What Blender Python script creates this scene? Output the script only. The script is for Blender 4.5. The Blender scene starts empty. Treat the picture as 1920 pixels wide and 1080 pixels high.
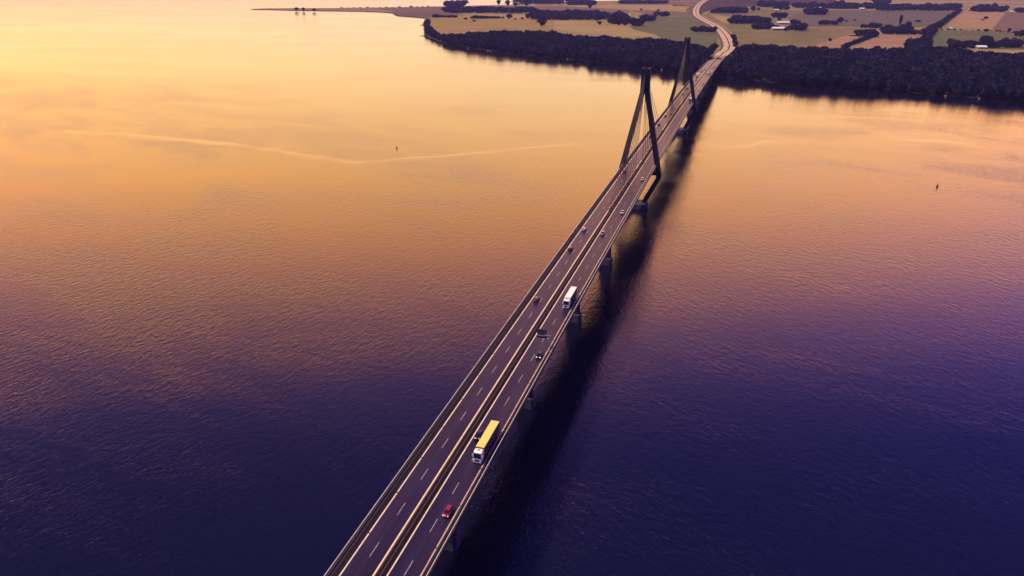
import bpy, math, random
import numpy as np
from mathutils import Vector, noise as mnoise
R = math.radians
sc = bpy.context.scene
col = sc.collection
random.seed(7); rng = np.random.default_rng(11)

# ------------------------------------------------------------------ camera
CX, CY, CH, YAW, PITCH, FPX = 70.07, -518.91, 151.54, -0.30507, 0.39275, 1411.62
cam_d = bpy.data.cameras.new('camera'); cam = bpy.data.objects.new('camera', cam_d); col.objects.link(cam)
cam.location = (CX, CY, CH); cam.rotation_euler = (math.pi/2-PITCH, 0, -YAW)
cam_d.sensor_width = 36; cam_d.lens = FPX/1920*36; cam_d.clip_end = 40000; cam_d.clip_start = 1
sc.camera = cam

# ------------------------------------------------------------------ world
SUN_AZ = math.atan2(-1.0, -0.36)      # compass-like: x = sin, y = cos
SUN_EL = R(55)
w = bpy.data.worlds.new("World"); sc.world = w; w.use_nodes = True
nt = w.node_tree; N = nt.nodes; L = nt.links; N.clear()
out = N.new('ShaderNodeOutputWorld')
sky = N.new('ShaderNodeTexSky'); sky.sky_type = 'NISHITA'; sky.sun_disc = False
sky.sun_elevation = SUN_EL; sky.sun_rotation = SUN_AZ
skt = N.new('ShaderNodeMix'); skt.data_type = 'RGBA'; skt.blend_type = 'MULTIPLY'; skt.inputs[0].default_value = 1
skt.inputs[7].default_value = (1.0, .45, .9, 1); L.new(sky.outputs[0], skt.inputs[6])
bg1 = N.new('ShaderNodeBackground'); bg1.inputs[1].default_value = .006; L.new(skt.outputs[2], bg1.inputs[0])
tc = N.new('ShaderNodeTexCoord'); sx = N.new('ShaderNodeSeparateXYZ'); L.new(tc.outputs['Generated'], sx.inputs[0])
# the glow lies over the far shore: away from that bearing the dusk blue comes down lower
GLOW = R(-19); GLOW_K = .54
dg = N.new('ShaderNodeVectorMath'); dg.operation = 'DOT_PRODUCT'; L.new(tc.outputs['Generated'], dg.inputs[0]); dg.inputs[1].default_value = (math.sin(GLOW), math.cos(GLOW), 0)
def wm(op, a, b_=0.0, c=0.0):
    q = N.new('ShaderNodeMath'); q.operation = op
    for i, x in enumerate((a, b_, c)):
        if isinstance(x, float): q.inputs[i].default_value = x
        else: L.new(x, q.inputs[i])
    return q.outputs[0]
hlen = wm('SQRT', wm('MAXIMUM', wm('SUBTRACT', 1.0, wm('MULTIPLY', sx.outputs[2], sx.outputs[2])), .01))
zeff = wm('ADD', sx.outputs[2], wm('MULTIPLY', wm('SUBTRACT', 1.0, wm('DIVIDE', dg.outputs['Value'], hlen)), GLOW_K))
ramp = N.new('ShaderNodeValToRGB'); L.new(zeff, ramp.inputs[0])
cr = ramp.color_ramp
SK = [(0.0, (.46,.315,.245)), (.07, (.48,.335,.24)), (.12, (.55,.36,.205)), (.16, (.62,.39,.19)), (.25, (.80,.375,.11)), (.30, (.86,.36,.125)),
      (.38, (.60,.235,.21)), (.47, (.18,.090,.28)), (.54, (.060,.043,.235)), (.61, (.018,.021,.185)), (1.0, (.009,.010,.11))]
while len(cr.elements) < len(SK): cr.elements.new(.5)
for e, (p, c) in zip(cr.elements, SK): e.position = p; e.color = (*c, 1)
# the west (left) of the sky is warmer than the east
dotl = N.new('ShaderNodeVectorMath'); dotl.operation = 'DOT_PRODUCT'; L.new(tc.outputs['Generated'], dotl.inputs[0])
dotl.inputs[1].default_value = (-.95, .3, 0)
mp = N.new('ShaderNodeMapRange'); L.new(dotl.outputs['Value'], mp.inputs[0])
mp.inputs[1].default_value = -.2; mp.inputs[2].default_value = .8; mp.inputs[3].default_value = 0; mp.inputs[4].default_value = 1
wt = N.new('ShaderNodeMix'); wt.data_type = 'RGBA'; L.new(mp.outputs[0], wt.inputs[0]); wt.inputs[6].default_value = (1.0,1.0,1.18,1); wt.inputs[7].default_value = (1.05,1.0,.64,1)
wx = N.new('ShaderNodeMix'); wx.data_type = 'RGBA'; wx.blend_type = 'MULTIPLY'; wx.inputs[0].default_value = 1; L.new(ramp.outputs[0], wx.inputs[6]); L.new(wt.outputs[2], wx.inputs[7])
SKY_K = 4.0
bg2 = N.new('ShaderNodeBackground'); L.new(wx.outputs[2], bg2.inputs[0]); bg2.inputs[1].default_value = SKY_K
ad = N.new('ShaderNodeAddShader'); L.new(bg1.outputs[0], ad.inputs[0]); L.new(bg2.outputs[0], ad.inputs[1]); L.new(ad.outputs[0], out.inputs[0])

# ------------------------------------------------------------------ sun
sd = bpy.data.lights.new('sun', 'SUN'); sd.energy = 4.5; sd.angle = R(6); sd.color = (1, .83, .52)
sun = bpy.data.objects.new('sun', sd); col.objects.link(sun)
sdir = Vector((math.sin(SUN_AZ)*math.cos(SUN_EL), math.cos(SUN_AZ)*math.cos(SUN_EL), math.sin(SUN_EL)))
sun.rotation_euler = sdir.to_track_quat('Z', 'Y').to_euler(); sun.location = (-300, 0, 400)
vs = sc.view_settings; vs.view_transform = 'Standard'; vs.look = 'None'; vs.exposure = 0; vs.gamma = 1

# ------------------------------------------------------------------ helpers
def deckz(y): return 30.83-2.407e-5*(y-145)**2
def at(px, py, z=0.0):
    """point of the ground sheet (height z) seen in the photograph at pixel px, py"""
    X = (px-960)/FPX; Y = -(py-540)/FPX
    sp, cp = math.sin(PITCH), math.cos(PITCH)
    fw = cp+Y*sp; u = -sp+Y*cp; s, c = math.sin(YAW), math.cos(YAW)
    d = Vector((X*c+fw*s, -X*s+fw*c, u)); t = (z-CH)/d.z
    return Vector((CX, CY, CH))+d*t
def tag(o, label=None, cat=None, group=None, kind=None):
    if label: o['label'] = label
    if cat: o['category'] = cat
    if group: o['group'] = group
    if kind: o['kind'] = kind
    return o
def link(o, parent=None):
    col.objects.link(o)
    if parent: o.parent = parent
    return o
def empty(name, loc=(0,0,0), rz=0):
    o = bpy.data.objects.new(name, None); o.empty_display_size = .5; o.location = loc; o.rotation_euler.z = rz
    return link(o)
def children(o): return [c for c in bpy.data.objects if c.parent == o]
def copy_tree(o, parent=None):
    c = o.copy(); link(c, parent)
    for ch in TREE.get(o.name, []): copy_tree(ch, c)
    return c
TREE = {}
class MB:
    def __init__(s): s.v = []; s.f = []
    def add(s, v, f):
        b = len(s.v); s.v += [tuple(p) for p in v]; s.f += [tuple(i+b for i in q) for q in f]; return s
    def box(s, x0, x1, y0, y1, z0, z1):
        v = [(x,y,z) for z in (z0,z1) for y in (y0,y1) for x in (x0,x1)]
        return s.add(v, [(0,2,3,1),(4,5,7,6),(0,1,5,4),(2,6,7,3),(0,4,6,2),(1,3,7,5)])
    def hexa(s, b, t):
        """b, t: 4 bottom and 4 top corners, counter-clockwise"""
        return s.add(list(b)+list(t), [(3,2,1,0),(4,5,6,7),(0,1,5,4),(1,2,6,5),(2,3,7,6),(3,0,4,7)])
    def loft(s, rings, cap=True):
        n = len(rings[0]); v = [p for r in rings for p in r]; f = []
        for i in range(len(rings)-1):
            for j in range(n):
                k = (j+1) % n; f.append((i*n+j, i*n+k, (i+1)*n+k, (i+1)*n+j))
        if cap: f.append(tuple(range(n))[::-1]); f.append(tuple((len(rings)-1)*n+j for j in range(n)))
        return s.add(v, f)
    def tube(s, a, b, r, r2=None, n=6):
        a = Vector(a); b = Vector(b); r2 = r if r2 is None else r2
        d = (b-a).normalized(); u = d.orthogonal().normalized(); w_ = d.cross(u)
        rings = [[p+(u*math.cos(t)+w_*math.sin(t))*q for t in [2*math.pi*k/n for k in range(n)]] for p, q in ((a,r),(b,r2))]
        return s.loft(rings)
    def build(s, name, mat, parent=None, smooth=False):
        me = bpy.data.meshes.new(name); me.from_pydata(s.v, [], s.f); me.materials.append(mat)
        if smooth:
            for p in me.polygons: p.use_smooth = True
        me.update(); o = bpy.data.objects.new(name, me); link(o, parent)
        if parent: TREE.setdefault(parent.name, []).append(o)
        return o

def mat(name, base, rough=.7, metal=0, spec=.5, var=0, vscale=1.0, coat=0, emis=None, bump=0, bscale=5, stretch=None, dark=None):
    m = bpy.data.materials.new(name); m.use_nodes = True; n = m.node_tree.nodes; l = m.node_tree.links
    b = n['Principled BSDF']; b.inputs['Roughness'].default_value = rough; b.inputs['Metallic'].default_value = metal
    b.inputs['Specular IOR Level'].default_value = spec; b.inputs['Coat Weight'].default_value = coat
    b.inputs['Base Color'].default_value = (*base, 1)
    tcn = n.new('ShaderNodeTexCoord'); src = tcn.outputs['Object']
    if stretch:
        mpn = n.new('ShaderNodeMapping'); mpn.inputs['Scale'].default_value = stretch; l.new(src, mpn.inputs[0]); src = mpn.outputs[0]
    nz = n.new('ShaderNodeTexNoise'); nz.inputs['Scale'].default_value = vscale; nz.inputs['Detail'].default_value = 6; l.new(src, nz.inputs['Vector'])
    mr = n.new('ShaderNodeMapRange'); mr.inputs[1].default_value = .3; mr.inputs[2].default_value = .7; mr.inputs[3].default_value = 1-var; mr.inputs[4].default_value = 1+var
    l.new(nz.outputs[0], mr.inputs[0])
    mx = n.new('ShaderNodeMix'); mx.data_type = 'RGBA'; mx.blend_type = 'MULTIPLY'; mx.inputs[0].default_value = 1
    mx.inputs[6].default_value = (*base, 1); l.new(mr.outputs[0], mx.inputs[7]); l.new(mx.outputs[2], b.inputs['Base Color'])
    if bump:
        bn = n.new('ShaderNodeBump'); bn.inputs['Strength'].default_value = bump; n2 = n.new('ShaderNodeTexNoise'); n2.inputs['Scale'].default_value = bscale
        l.new(tcn.outputs['Object'], n2.inputs['Vector']); l.new(n2.outputs[0], bn.inputs['Height']); l.new(bn.outputs[0], b.inputs['Normal'])
    if emis: b.inputs['Emission Color'].default_value = (*emis, 1); b.inputs['Emission Strength'].default_value = 1
    return m
M = dict(
    asphalt=mat('asphalt', (.018,.0105,.040), .42, var=.25, vscale=.12, spec=.24, stretch=(3,.12,1)),
    walk=mat('walkway_asphalt', (.014,.007,.016), .7, var=.3, vscale=.4, spec=.3),
    median=mat('median_asphalt', (.017,.007,.014), .75, var=.35, vscale=.5, spec=.25),
    dashp=mat('dash_paint', (.42,.33,.30), .6, var=.25, vscale=1.5),
    paint=mat('road_paint', (.80,.62,.40), .5, var=.12, vscale=.6),
    paint_worn=mat('worn_road_paint', (.56,.38,.26), .55, var=.2, vscale=.6),
    steel=mat('galvanised_steel', (.33,.20,.12), .45, metal=.3, var=.15, vscale=2),
    dull=mat('dull_steel', (.075,.048,.065), .6, metal=.2, var=.2, vscale=2),
    edge=mat('edge_beam_concrete', (.05,.03,.032), .7, var=.2, vscale=.5),
    rail=mat('railing_metal', (.78,.70,.60), .4),
    girder=mat('girder_steel', (.045,.04,.075), .6, var=.2, vscale=.2),
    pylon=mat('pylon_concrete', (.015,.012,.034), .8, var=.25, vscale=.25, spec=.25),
    pierd=mat('shaded_pier_shaft_concrete', (.028,.023,.042), .85, var=.3, vscale=.3, spec=.15),  # pier concrete with shade put into the colour, so its reflection goes dark
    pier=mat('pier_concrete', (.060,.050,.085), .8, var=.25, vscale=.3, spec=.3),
    cable=mat('cable_sheath', (.045,.030,.034), .6, spec=.3),
    tyre=mat('tyre_rubber', (.012,.011,.014), .8),
    rim=mat('wheel_rim', (.35,.33,.35), .4, metal=.6),
    glass=mat('car_glass', (.012,.012,.02), .08, spec=.5),
    white=mat('white_truck_paint', (.9,.87,.74), .35, var=.03, vscale=1, coat=.3),
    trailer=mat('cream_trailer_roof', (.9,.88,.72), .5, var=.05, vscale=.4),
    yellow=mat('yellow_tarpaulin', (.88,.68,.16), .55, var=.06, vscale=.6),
    dark_and_shaded=mat('dark_and_shaded_trailer_side', (.035,.035,.07), .6, var=.1, vscale=.6),  # shaded side painted dark on two trailers; own colour of the dark lorry
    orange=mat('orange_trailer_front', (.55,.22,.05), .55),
    black=mat('black_plastic', (.014,.012,.016), .5),
    chassis=mat('chassis_steel', (.03,.028,.035), .6),
    lamp=mat('headlamp_glass', (.8,.78,.75), .15),
    tail=mat('tail_lamp', (.35,.01,.02), .25),
    sign=mat('sign_back_aluminium', (.055,.05,.10), .6),
    signs=mat('sign_frame_steel', (.42,.36,.38), .4, metal=.4),
    roofw=mat('pale_barn_roof', (.80,.72,.64), .6, var=.08, vscale=.2),
    roofr=mat('dull_barn_roof', (.28,.17,.15), .7, var=.1, vscale=.2),
    wall=mat('farm_wall', (.34,.22,.20), .8, var=.1, vscale=.3),
    door=mat('barn_door', (.06,.035,.05), .8),
    trunk=mat('tree_bark', (.035,.025,.03), .9),
    rock=mat('shore_stone', (.40,.33,.30), .8, var=.3, vscale=1),
    buoy=mat('red_buoy_paint', (.09,.008,.012), .5), buoyt=mat('buoy_mast', (.55,.42,.38), .5), buoyg=mat('dark_buoy_paint', (.03,.008,.02), .5),
)
def lane_tones(m):
    n = m.node_tree.nodes; l = m.node_tree.links; b = n['Principled BSDF']; src = b.inputs['Base Color'].links[0].from_socket
    g = n.new('ShaderNodeNewGeometry'); x = n.new('ShaderNodeSeparateXYZ'); l.new(g.outputs['Position'], x.inputs[0])
    mr_ = n.new('ShaderNodeMapRange'); mr_.inputs[1].default_value = -10; mr_.inputs[2].default_value = 10; l.new(x.outputs[0], mr_.inputs[0])
    c = n.new('ShaderNodeValToRGB'); l.new(mr_.outputs[0], c.inputs[0]); e = c.color_ramp.elements
    A, B, T = (1.15,1.12,1.02), (.74,.80,.98), .86       # resurfaced slow lanes, older fast lanes
    st = [(-10,A,1),(-7.7,A,1),(-7.4,A,T),(-7.0,A,1),(-5.9,A,1),(-5.5,A,T),(-5.1,A,1),(-4.75,A,1),(-4.45,B,1),(-3.7,B,T),(-2.9,B,1),(-1,B,1),(2,B,1),(4.2,B,1),(5.5,B,1),(5.95,A,1),(6.7,A,.8),(7.2,A,1),(8.2,A,.8),(8.7,A,1),(10,A,1)]
    while len(e) < len(st): e.new(.5)
    for el, (p, q, k) in zip(e, st): el.position = (p+10)/20; el.color = (q[0]*k*.8, q[1]*k*.8, q[2]*k*.8, 1)
    mx = n.new('ShaderNodeMix'); mx.data_type = 'RGBA'; mx.blend_type = 'MULTIPLY'; mx.inputs[0].default_value = 1
    l.new(src, mx.inputs[6]); l.new(c.outputs[0], mx.inputs[7])
    # tar patches and seams
    tc_ = n.new('ShaderNodeMapping'); tc_.inputs['Scale'].default_value = (.5,.045,1); l.new(g.outputs['Position'], tc_.inputs[0])
    v = n.new('ShaderNodeTexNoise'); v.inputs['Scale'].default_value = 1; v.inputs['Detail'].default_value = 4; l.new(tc_.outputs[0], v.inputs['Vector'])
    r2 = n.new('ShaderNodeMapRange'); r2.inputs[1].default_value = .35; r2.inputs[2].default_value = .65; r2.inputs[3].default_value = 1.0; r2.inputs[4].default_value = 1.5; l.new(v.outputs[0], r2.inputs[0])
    m2 = n.new('ShaderNodeMix'); m2.data_type = 'RGBA'; m2.blend_type = 'MULTIPLY'; m2.inputs[0].default_value = 1; l.new(mx.outputs[2], m2.inputs[6]); l.new(r2.outputs[0], m2.inputs[7])
    l.new(m2.outputs[2], b.inputs['Base Color'])
lane_tones(M['asphalt'])
def car_paint(n, c): return mat(n, c, .3, coat=.6, spec=.5)
P = dict(red=car_paint('red_car_paint', (.30,.012,.035)), black=car_paint('black_car_paint', (.008,.008,.014)), navy=car_paint('navy_car_paint', (.016,.018,.05)),
    silver=car_paint('silver_car_paint', (.42,.38,.38)), grey=car_paint('grey_car_paint', (.13,.11,.125)), brown=car_paint('brown_car_paint', (.11,.05,.045)),
    maroon=car_paint('maroon_car_paint', (.07,.012,.02)), white=car_paint('white_car_paint', (.75,.70,.66)), plum=car_paint('plum_car_paint', (.05,.02,.045)))

# ------------------------------------------------------------------ water
def water_mat():
    m = bpy.data.materials.new('sea_water'); m.use_nodes = True; n = m.node_tree.nodes; l = m.node_tree.links
    b = n['Principled BSDF']; b.inputs['IOR'].default_value = 1.333; b.inputs['Specular IOR Level'].default_value = .5
    b.inputs['Base Color'].default_value = (.0035,.0042,.021,1); b.inputs['Roughness'].default_value = .1
    g = n.new('ShaderNodeNewGeometry'); pos = g.outputs['Position']
    def noise(scale, vec, detail=3, rough=.55, dist=0):
        q = n.new('ShaderNodeTexNoise'); q.inputs['Scale'].default_value = scale; q.inputs['Detail'].default_value = detail
        q.inputs['Roughness'].default_value = rough; q.inputs['Distortion'].default_value = dist; l.new(vec, q.inputs['Vector']); return q.outputs[0]
    def mapping(sc_, rot):
        q = n.new('ShaderNodeMapping'); q.inputs['Scale'].default_value = sc_; q.inputs['Rotation'].default_value = (0,0,rot); l.new(pos, q.inputs[0]); return q.outputs[0]
    def math_(op, a, b_=None, c=None):
        q = n.new('ShaderNodeMath'); q.operation = op
        for i, x in enumerate((a, b_, c)):
            if x is None: continue
            if isinstance(x, (int, float)): q.inputs[i].default_value = x
            else: l.new(x, q.inputs[i])
        return q.outputs[0]
    def mr(x, a, b_, c, d, smooth=True):
        q = n.new('ShaderNodeMapRange'); q.interpolation_type = 'SMOOTHSTEP' if smooth else 'LINEAR'
        l.new(x, q.inputs[0])
        for i, v in enumerate((a,b_,c,d)): q.inputs[i+1].default_value = v
        return q.outputs[0]
    def aligned(ang, k):
        q = n.new('ShaderNodeMapping'); q.vector_type = 'TEXTURE'; q.inputs['Scale'].default_value = (k,1,1); q.inputs['Rotation'].default_value = (0,0,R(ang)); l.new(pos, q.inputs[0]); return q.outputs[0]
    # wind ripples about 1.2 m apart over a 3 m chop; their crests swing round from one side of the strait to the other
    xyz = n.new('ShaderNodeSeparateXYZ'); l.new(pos, xyz.inputs[0])
    def sea(a1): return math_('ADD', math_('MULTIPLY', noise(1.25, aligned(a1, 2.1), 3, .55, .4), .115), math_('MULTIPLY', noise(.42, aligned(a1+14, 1.9), 2, .5, .5), .19))
    side = mr(xyz.outputs[0], -160, 140, 0, 1)
    ha = sea(66); hb = sea(122)
    # confused water round the piers and under the deck
    near = mr(math_('ABSOLUTE', math_('SUBTRACT', xyz.outputs[0], 12)), 15, 50, 1, 0)
    rip = math_('ADD', math_('MULTIPLY', noise(.75, pos, 3, .6, .8), .065), math_('MULTIPLY', noise(2.2, pos, 2, .5, .4), .02))
    h = math_('ADD', math_('MULTIPLY', rip, near), math_('ADD', math_('MULTIPLY', ha, math_('SUBTRACT', 1, side)), math_('MULTIPLY', hb, side)))
    # slicks: streaks of calmer water, drawn out along the current
    calm = mr(noise(.0035, aligned(12, 2.6), 4, .55, 1.2), .40, .66, 0, 1)
    patch = mr(noise(.013, aligned(-14, 2.4), 4, .6, .8), .38, .66, 0, 1)
    wob = noise(.03, pos, 3, .5)
    lines = []
    wisp = mr(noise(.022, aligned(8, 2.2), 4, .65, 1.0), .36, .60, .3, 1)
    for pts, wd, st in SLICKS:
        q = n.new('ShaderNodeFloatCurve'); c = q.mapping.curves[0]
        x0 = min(p[0] for p in pts); x1 = max(p[0] for p in pts); y0 = min(p[1] for p in pts)-30; y1 = max(p[1] for p in pts)+30
        l.new(mr(xyz.outputs[0], x0, x1, 0, 1, False), q.inputs[1])
        pp = sorted(((p[0]-x0)/(x1-x0), (p[1]-y0)/(y1-y0)) for p in pts)
        while len(c.points) < len(pp): c.points.new(.5, .5)
        for cp, a in zip(c.points, pp): cp.location = a
        q.mapping.update()
        yl = math_('MULTIPLY_ADD', q.outputs[0], y1-y0, y0)
        d = math_('ABSOLUTE', math_('SUBTRACT', math_('SUBTRACT', xyz.outputs[1], yl), math_('MULTIPLY', math_('SUBTRACT', wob, .5), wd*2.2)))
        k = mr(d, 0, wd, 1, 0)
        fade = math_('MULTIPLY', mr(xyz.outputs[0], x0, x0+60, 0, 1), mr(xyz.outputs[0], x1-60, x1, 1, 0))
        lines.append(math_('MULTIPLY', math_('MULTIPLY', k, fade), math_('MULTIPLY', wisp, min(1, st*1.5))))
    ln = lines[0]
    for q in lines[1:]: ln = math_('MAXIMUM', ln, q)
    smooth = math_('MAXIMUM', math_('MULTIPLY', calm, .6), ln)
    # brighter reflection of the smooth current lines painted in as a pale base colour
    fm = n.new('ShaderNodeMix'); fm.data_type = 'RGBA'; l.new(math_('MULTIPLY', ln, .8), fm.inputs[0])
    fm.inputs[6].default_value = (.004,.0042,.019,1); fm.inputs[7].default_value = (.24,.18,.14,1); l.new(fm.outputs[2], b.inputs['Base Color'])
    amp = math_('MULTIPLY', math_('SUBTRACT', 1, math_('MULTIPLY', smooth, .75)), mr(patch, 0, 1, .68, 1.22))
    amp = math_('MULTIPLY', amp, mr(xyz.outputs[1], 250, 640, 1, .38))      # sheltered water under the wooded shore
    bn = n.new('ShaderNodeBump'); bn.inputs['Distance'].default_value = 1
    l.new(math_('MULTIPLY', amp, WAVE), bn.inputs['Strength']); l.new(h, bn.inputs['Height']); l.new(bn.outputs[0], b.inputs['Normal'])
    l.new(mr(smooth, 0, 1, .10, .05), b.inputs['Roughness'])
    return m
WAVE = 1.0
SLICKS = []
for px, wd, st in (([(60,246),(180,250),(290,257),(400,268),(520,281),(600,296),(650,303),(760,297),(900,286),(1050,272),(1150,266)], 12, .42),
               ([(400,242),(470,238),(560,233),(650,228)], 9, .35),
               ([(1300,268),(1370,275),(1410,272),(1440,264),(1490,266),(1540,290)], 13, 1),
               ([(1380,285),(1400,300),(1420,340),(1425,352)], 10, .9),
               ([(1640,258),(1720,264),(1800,268),(1870,282),(1919,300)], 12, .9),
               ([(0,152),(120,140),(260,124),(400,119),(520,124)], 26, .6)):
    SLICKS.append(([tuple(at(*p)[:2]) for p in px], wd, st))
s = MB(); EXT = 12500
s.add([(-EXT,-2500,0),(EXT,-2500,0),(EXT,EXT,0),(-EXT,EXT,0)], [(0,1,2,3)])
tag(s.build('water', water_mat()), kind='structure')

# ------------------------------------------------------------------ land
LZ = 2.0
coast = [(468,17.6),(500,18.6),(560,20.3),(640,21.3),(700,22.8),(735,25.5),(742,30),(775,32),(800,36.5),(799,41),(792,46),(797,49),(798,58),(796,66),(812,73),(835,79),
         (862,86),(900,93),(960,100.5),(1020,106.5),(1100,115.5),(1180,125),(1250,132),(1300,137.5),(1345,144),(1400,150),(1460,156),(1530,162),
         (1620,168),(1700,174),(1800,182),(1920,190),(2060,202),(2350,225)]
near = [at(x, y, 0) for x, y in coast]
far = [Vector((5200, 900, 0)), Vector((11500, 3000, 0)), Vector((11500, 11800, 0)), at(1500,-28,0), at(1172,-2,0), at(1160,1.6,0),at(1060,3,0), at(1062,8.2,0), at(1000,9,0), at(955,9.5,0), at(880,11,0), at(780,13.5,0), at(640,15.4,0),
       at(560,15.8,0), at(500,16.2,0)]
def smooth_closed(p, n=3, jit=3):
    o = []; m = len(p)
    for i in range(m):
        a, b, c, d = p[i-1], p[i], p[(i+1)%m], p[(i+2)%m]
        for k in range(n):
            t = k/n
            q = .5*((2*b)+(c-a)*t+(2*a-5*b+4*c-d)*t*t+(3*b-a-3*c+d)*t**3) if max((c-b).length,(b-a).length,(d-c).length) < 1500 else b.lerp(c, t)
            if k: q = q+Vector((random.uniform(-jit,jit), random.uniform(-jit,jit), 0))
            o.append(q)
    return o
ring = near+far
ring = smooth_closed(ring)
m_ = len(ring)
nor = []
for i in range(m_):
    t = (ring[(i+1)%m_]-ring[i-1]).normalized(); nor.append(Vector((t.y, -t.x, 0)))
m_ground = mat('meadow_ground', (.235,.165,.062), .95, var=.22, vscale=.006, spec=.1)
m_shore = mat('shore_shingle', (.03,.024,.038), .9, var=.35, vscale=.05, spec=.1)
b = MB(); inner = [ring[i]-nor[i]*14+Vector((0,0,LZ)) for i in range(m_)]
b.add(inner, [tuple(range(m_))]); tag(b.build('ground', m_ground), kind='structure')
b = MB(); outr = [ring[i]+nor[i]*5+Vector((0,0,-.6)) for i in range(m_)]; mid = [ring[i]-nor[i]*6+Vector((0,0,LZ*.45)) for i in range(m_)]
b.add(outr+mid+inner, [(i,(i+1)%m_,m_+(i+1)%m_,m_+i) for i in range(m_)]+[(m_+i,m_+(i+1)%m_,2*m_+(i+1)%m_,2*m_+i) for i in range(m_)])
tag(b.build('shore', m_shore), kind='structure')
b = MB(); isl = [at(x,y,0) for x,y in ((958,3.0),(1000,4.2),(1060,5.2),(1064,4.2),(1040,1.8),(990,1.6))]
b.add([p+Vector((0,0,2)) for p in isl]+[p+Vector((0,0,-1)) for p in isl], [tuple(range(6))]+[(6+i,6+(i+1)%6,(i+1)%6,i) for i in range(6)])
tag(b.build('island', m_shore), kind='structure')

def stripes(m, ang, period, depth):
    """furrows: a real ploughing or mowing pattern in the field's own colour"""
    n = m.node_tree.nodes; l = m.node_tree.links; b = n['Principled BSDF']
    src = b.inputs['Base Color'].links[0].from_socket
    tcn = n.new('ShaderNodeTexCoord'); mp_ = n.new('ShaderNodeMapping'); mp_.inputs['Rotation'].default_value = (0,0,ang); l.new(tcn.outputs['Object'], mp_.inputs[0])
    wv = n.new('ShaderNodeTexWave'); wv.inputs['Scale'].default_value = 1/(period*3.2); wv.inputs['Distortion'].default_value = .6; wv.inputs['Detail'].default_value = 2; wv.inputs['Detail Scale'].default_value = .3
    l.new(mp_.outputs[0], wv.inputs['Vector'])
    r_ = n.new('ShaderNodeMapRange'); r_.inputs[3].default_value = 1-depth; r_.inputs[4].default_value = 1+depth; l.new(wv.outputs['Fac'], r_.inputs[0])
    x = n.new('ShaderNodeMix'); x.data_type = 'RGBA'; x.blend_type = 'MULTIPLY'; x.inputs[0].default_value = 1; l.new(src, x.inputs[6]); l.new(r_.outputs[0], x.inputs[7]); l.new(x.outputs[2], b.inputs['Base Color'])
    return m
FM = dict(
    olive=mat('olive_pasture', (.155,.122,.045), .95, var=.2, vscale=.008, spec=.1),
    green=mat('green_crop', (.100,.098,.042), .95, var=.16, vscale=.01, spec=.1),
    greyg=mat('grey_green_crop', (.100,.084,.058), .95, var=.12, vscale=.01, spec=.1),
    pink=mat('bare_clay_field', (.29,.16,.085), .95, var=.16, vscale=.012, spec=.1),
    tan=stripes(mat('striped_stubble', (.31,.185,.085), .95, var=.1, vscale=.01, spec=.1), R(28), 14, .12),
    plum=mat('ploughed_plum_field', (.15,.085,.062), .95, var=.15, vscale=.01, spec=.1),
    orange=mat('ripe_orange_field', (.27,.175,.05), .95, var=.18, vscale=.008, spec=.1, stretch=(1,3,1)),
    gold=mat('golden_field', (.30,.205,.08), .95, var=.14, vscale=.006, spec=.1),
    dark=mat('dark_fallow', (.12,.075,.060), .95, var=.2, vscale=.01, spec=.1),
    clay=mat('clay_track', (.26,.105,.06), .95, var=.15, vscale=.03, spec=.1))
stripes(FM['olive'], R(-40), 22, .07); stripes(FM['green'], R(15), 18, .07); stripes(FM['gold'], R(5), 26, .06); stripes(FM['pink'], R(70), 16, .07); stripes(FM['greyg'], R(-12), 20, .06)
FZ = [LZ+.06]
def field(poly, mt, name='field'):
    FZ[0] += .02
    b = MB(); p = [at(x, y, FZ[0]) for x, y in poly]; b.add(p, [tuple(range(len(p)))[::-1]])
    return tag(b.build(name, FM[mt]), kind='structure')
field([(735,22),(760,17),(880,16),(870,24),(850,31),(800,33),(746,29)], 'dark')
field([(806,37),(862,33),(1000,31),(1240,33),(1210,48),(1180,56),(1060,52),(900,54),(812,62),(802,50)], 'orange')
field([(806,58),(905,53),(880,68),(862,76),(815,68)], 'pink')
field([(870,28),(900,26),(1012,27),(990,36),(885,36)], 'gold')
field([(1040,38),(1130,42),(1180,50),(1240,60),(1255,70),(1130,64),(1040,56)], 'gold')
field([(1180,50),(1226,34),(1296,29),(1318,38),(1338,54),(1346,70),(1345,86),(1330,92),(1262,88),(1232,66),(1190,56)], 'green')
field([(1186,20),(1236,19),(1300,24),(1296,29),(1228,30)], 'plum')
field([(1062,10),(1200,9),(1330,10.5),(1300,16),(1296,22),(1186,18),(1130,17),(1064,15)], 'gold')
field([(700,15.5),(830,13),(1050,11),(1180,18),(1180,24),(1012,22),(830,22),(740,21)], 'plum')
field([(1332,20),(1345,14),(1410,15),(1500,20),(1560,19),(1476,32),(1450,45),(1470,54),(1640,52),(1600,66),(1520,86),(1500,100),(1385,100),(1385,72),(1355,45),(1320,30)], 'olive')
field([(1330,26),(1370,32),(1365,46),(1350,40)], 'gold')
field([(1478,33),(1500,25),(1540,19),(1700,20),(1798,21.5),(1768,44),(1750,50),(1712,51),(1500,50),(1482,42)], 'greyg')
field([(1505,91),(1590,66),(1630,69),(1642,71),(1600,84),(1586,93)], 'pink')
field([(1592,94),(1603,83),(1650,65),(1724,67),(1701,83),(1668,100),(1640,98)], 'pink')
field([(1650,53),(1710,50),(1742,54),(1728,64),(1652,62)], 'orange')
field([(1766,47.5),(1806,21.5),(1885,24),(1859,56)], 'tan')
field([(1860,56),(1886,24),(1960,27),(1960,61)], 'plum')
field([(1752,56.3),(1860,58),(1960,63),(1960,94),(1840,91),(1776,90),(1760,92),(1721,91)], 'green')
field([(1780,90.5),(1840,91.5),(1960,95),(1960,112),(1850,106),(1776,98)], 'gold')
field([(1150,5),(1230,4),(1400,3),(1480,4.5),(1480,7),(1330,9),(1160,8)], 'plum')
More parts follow.
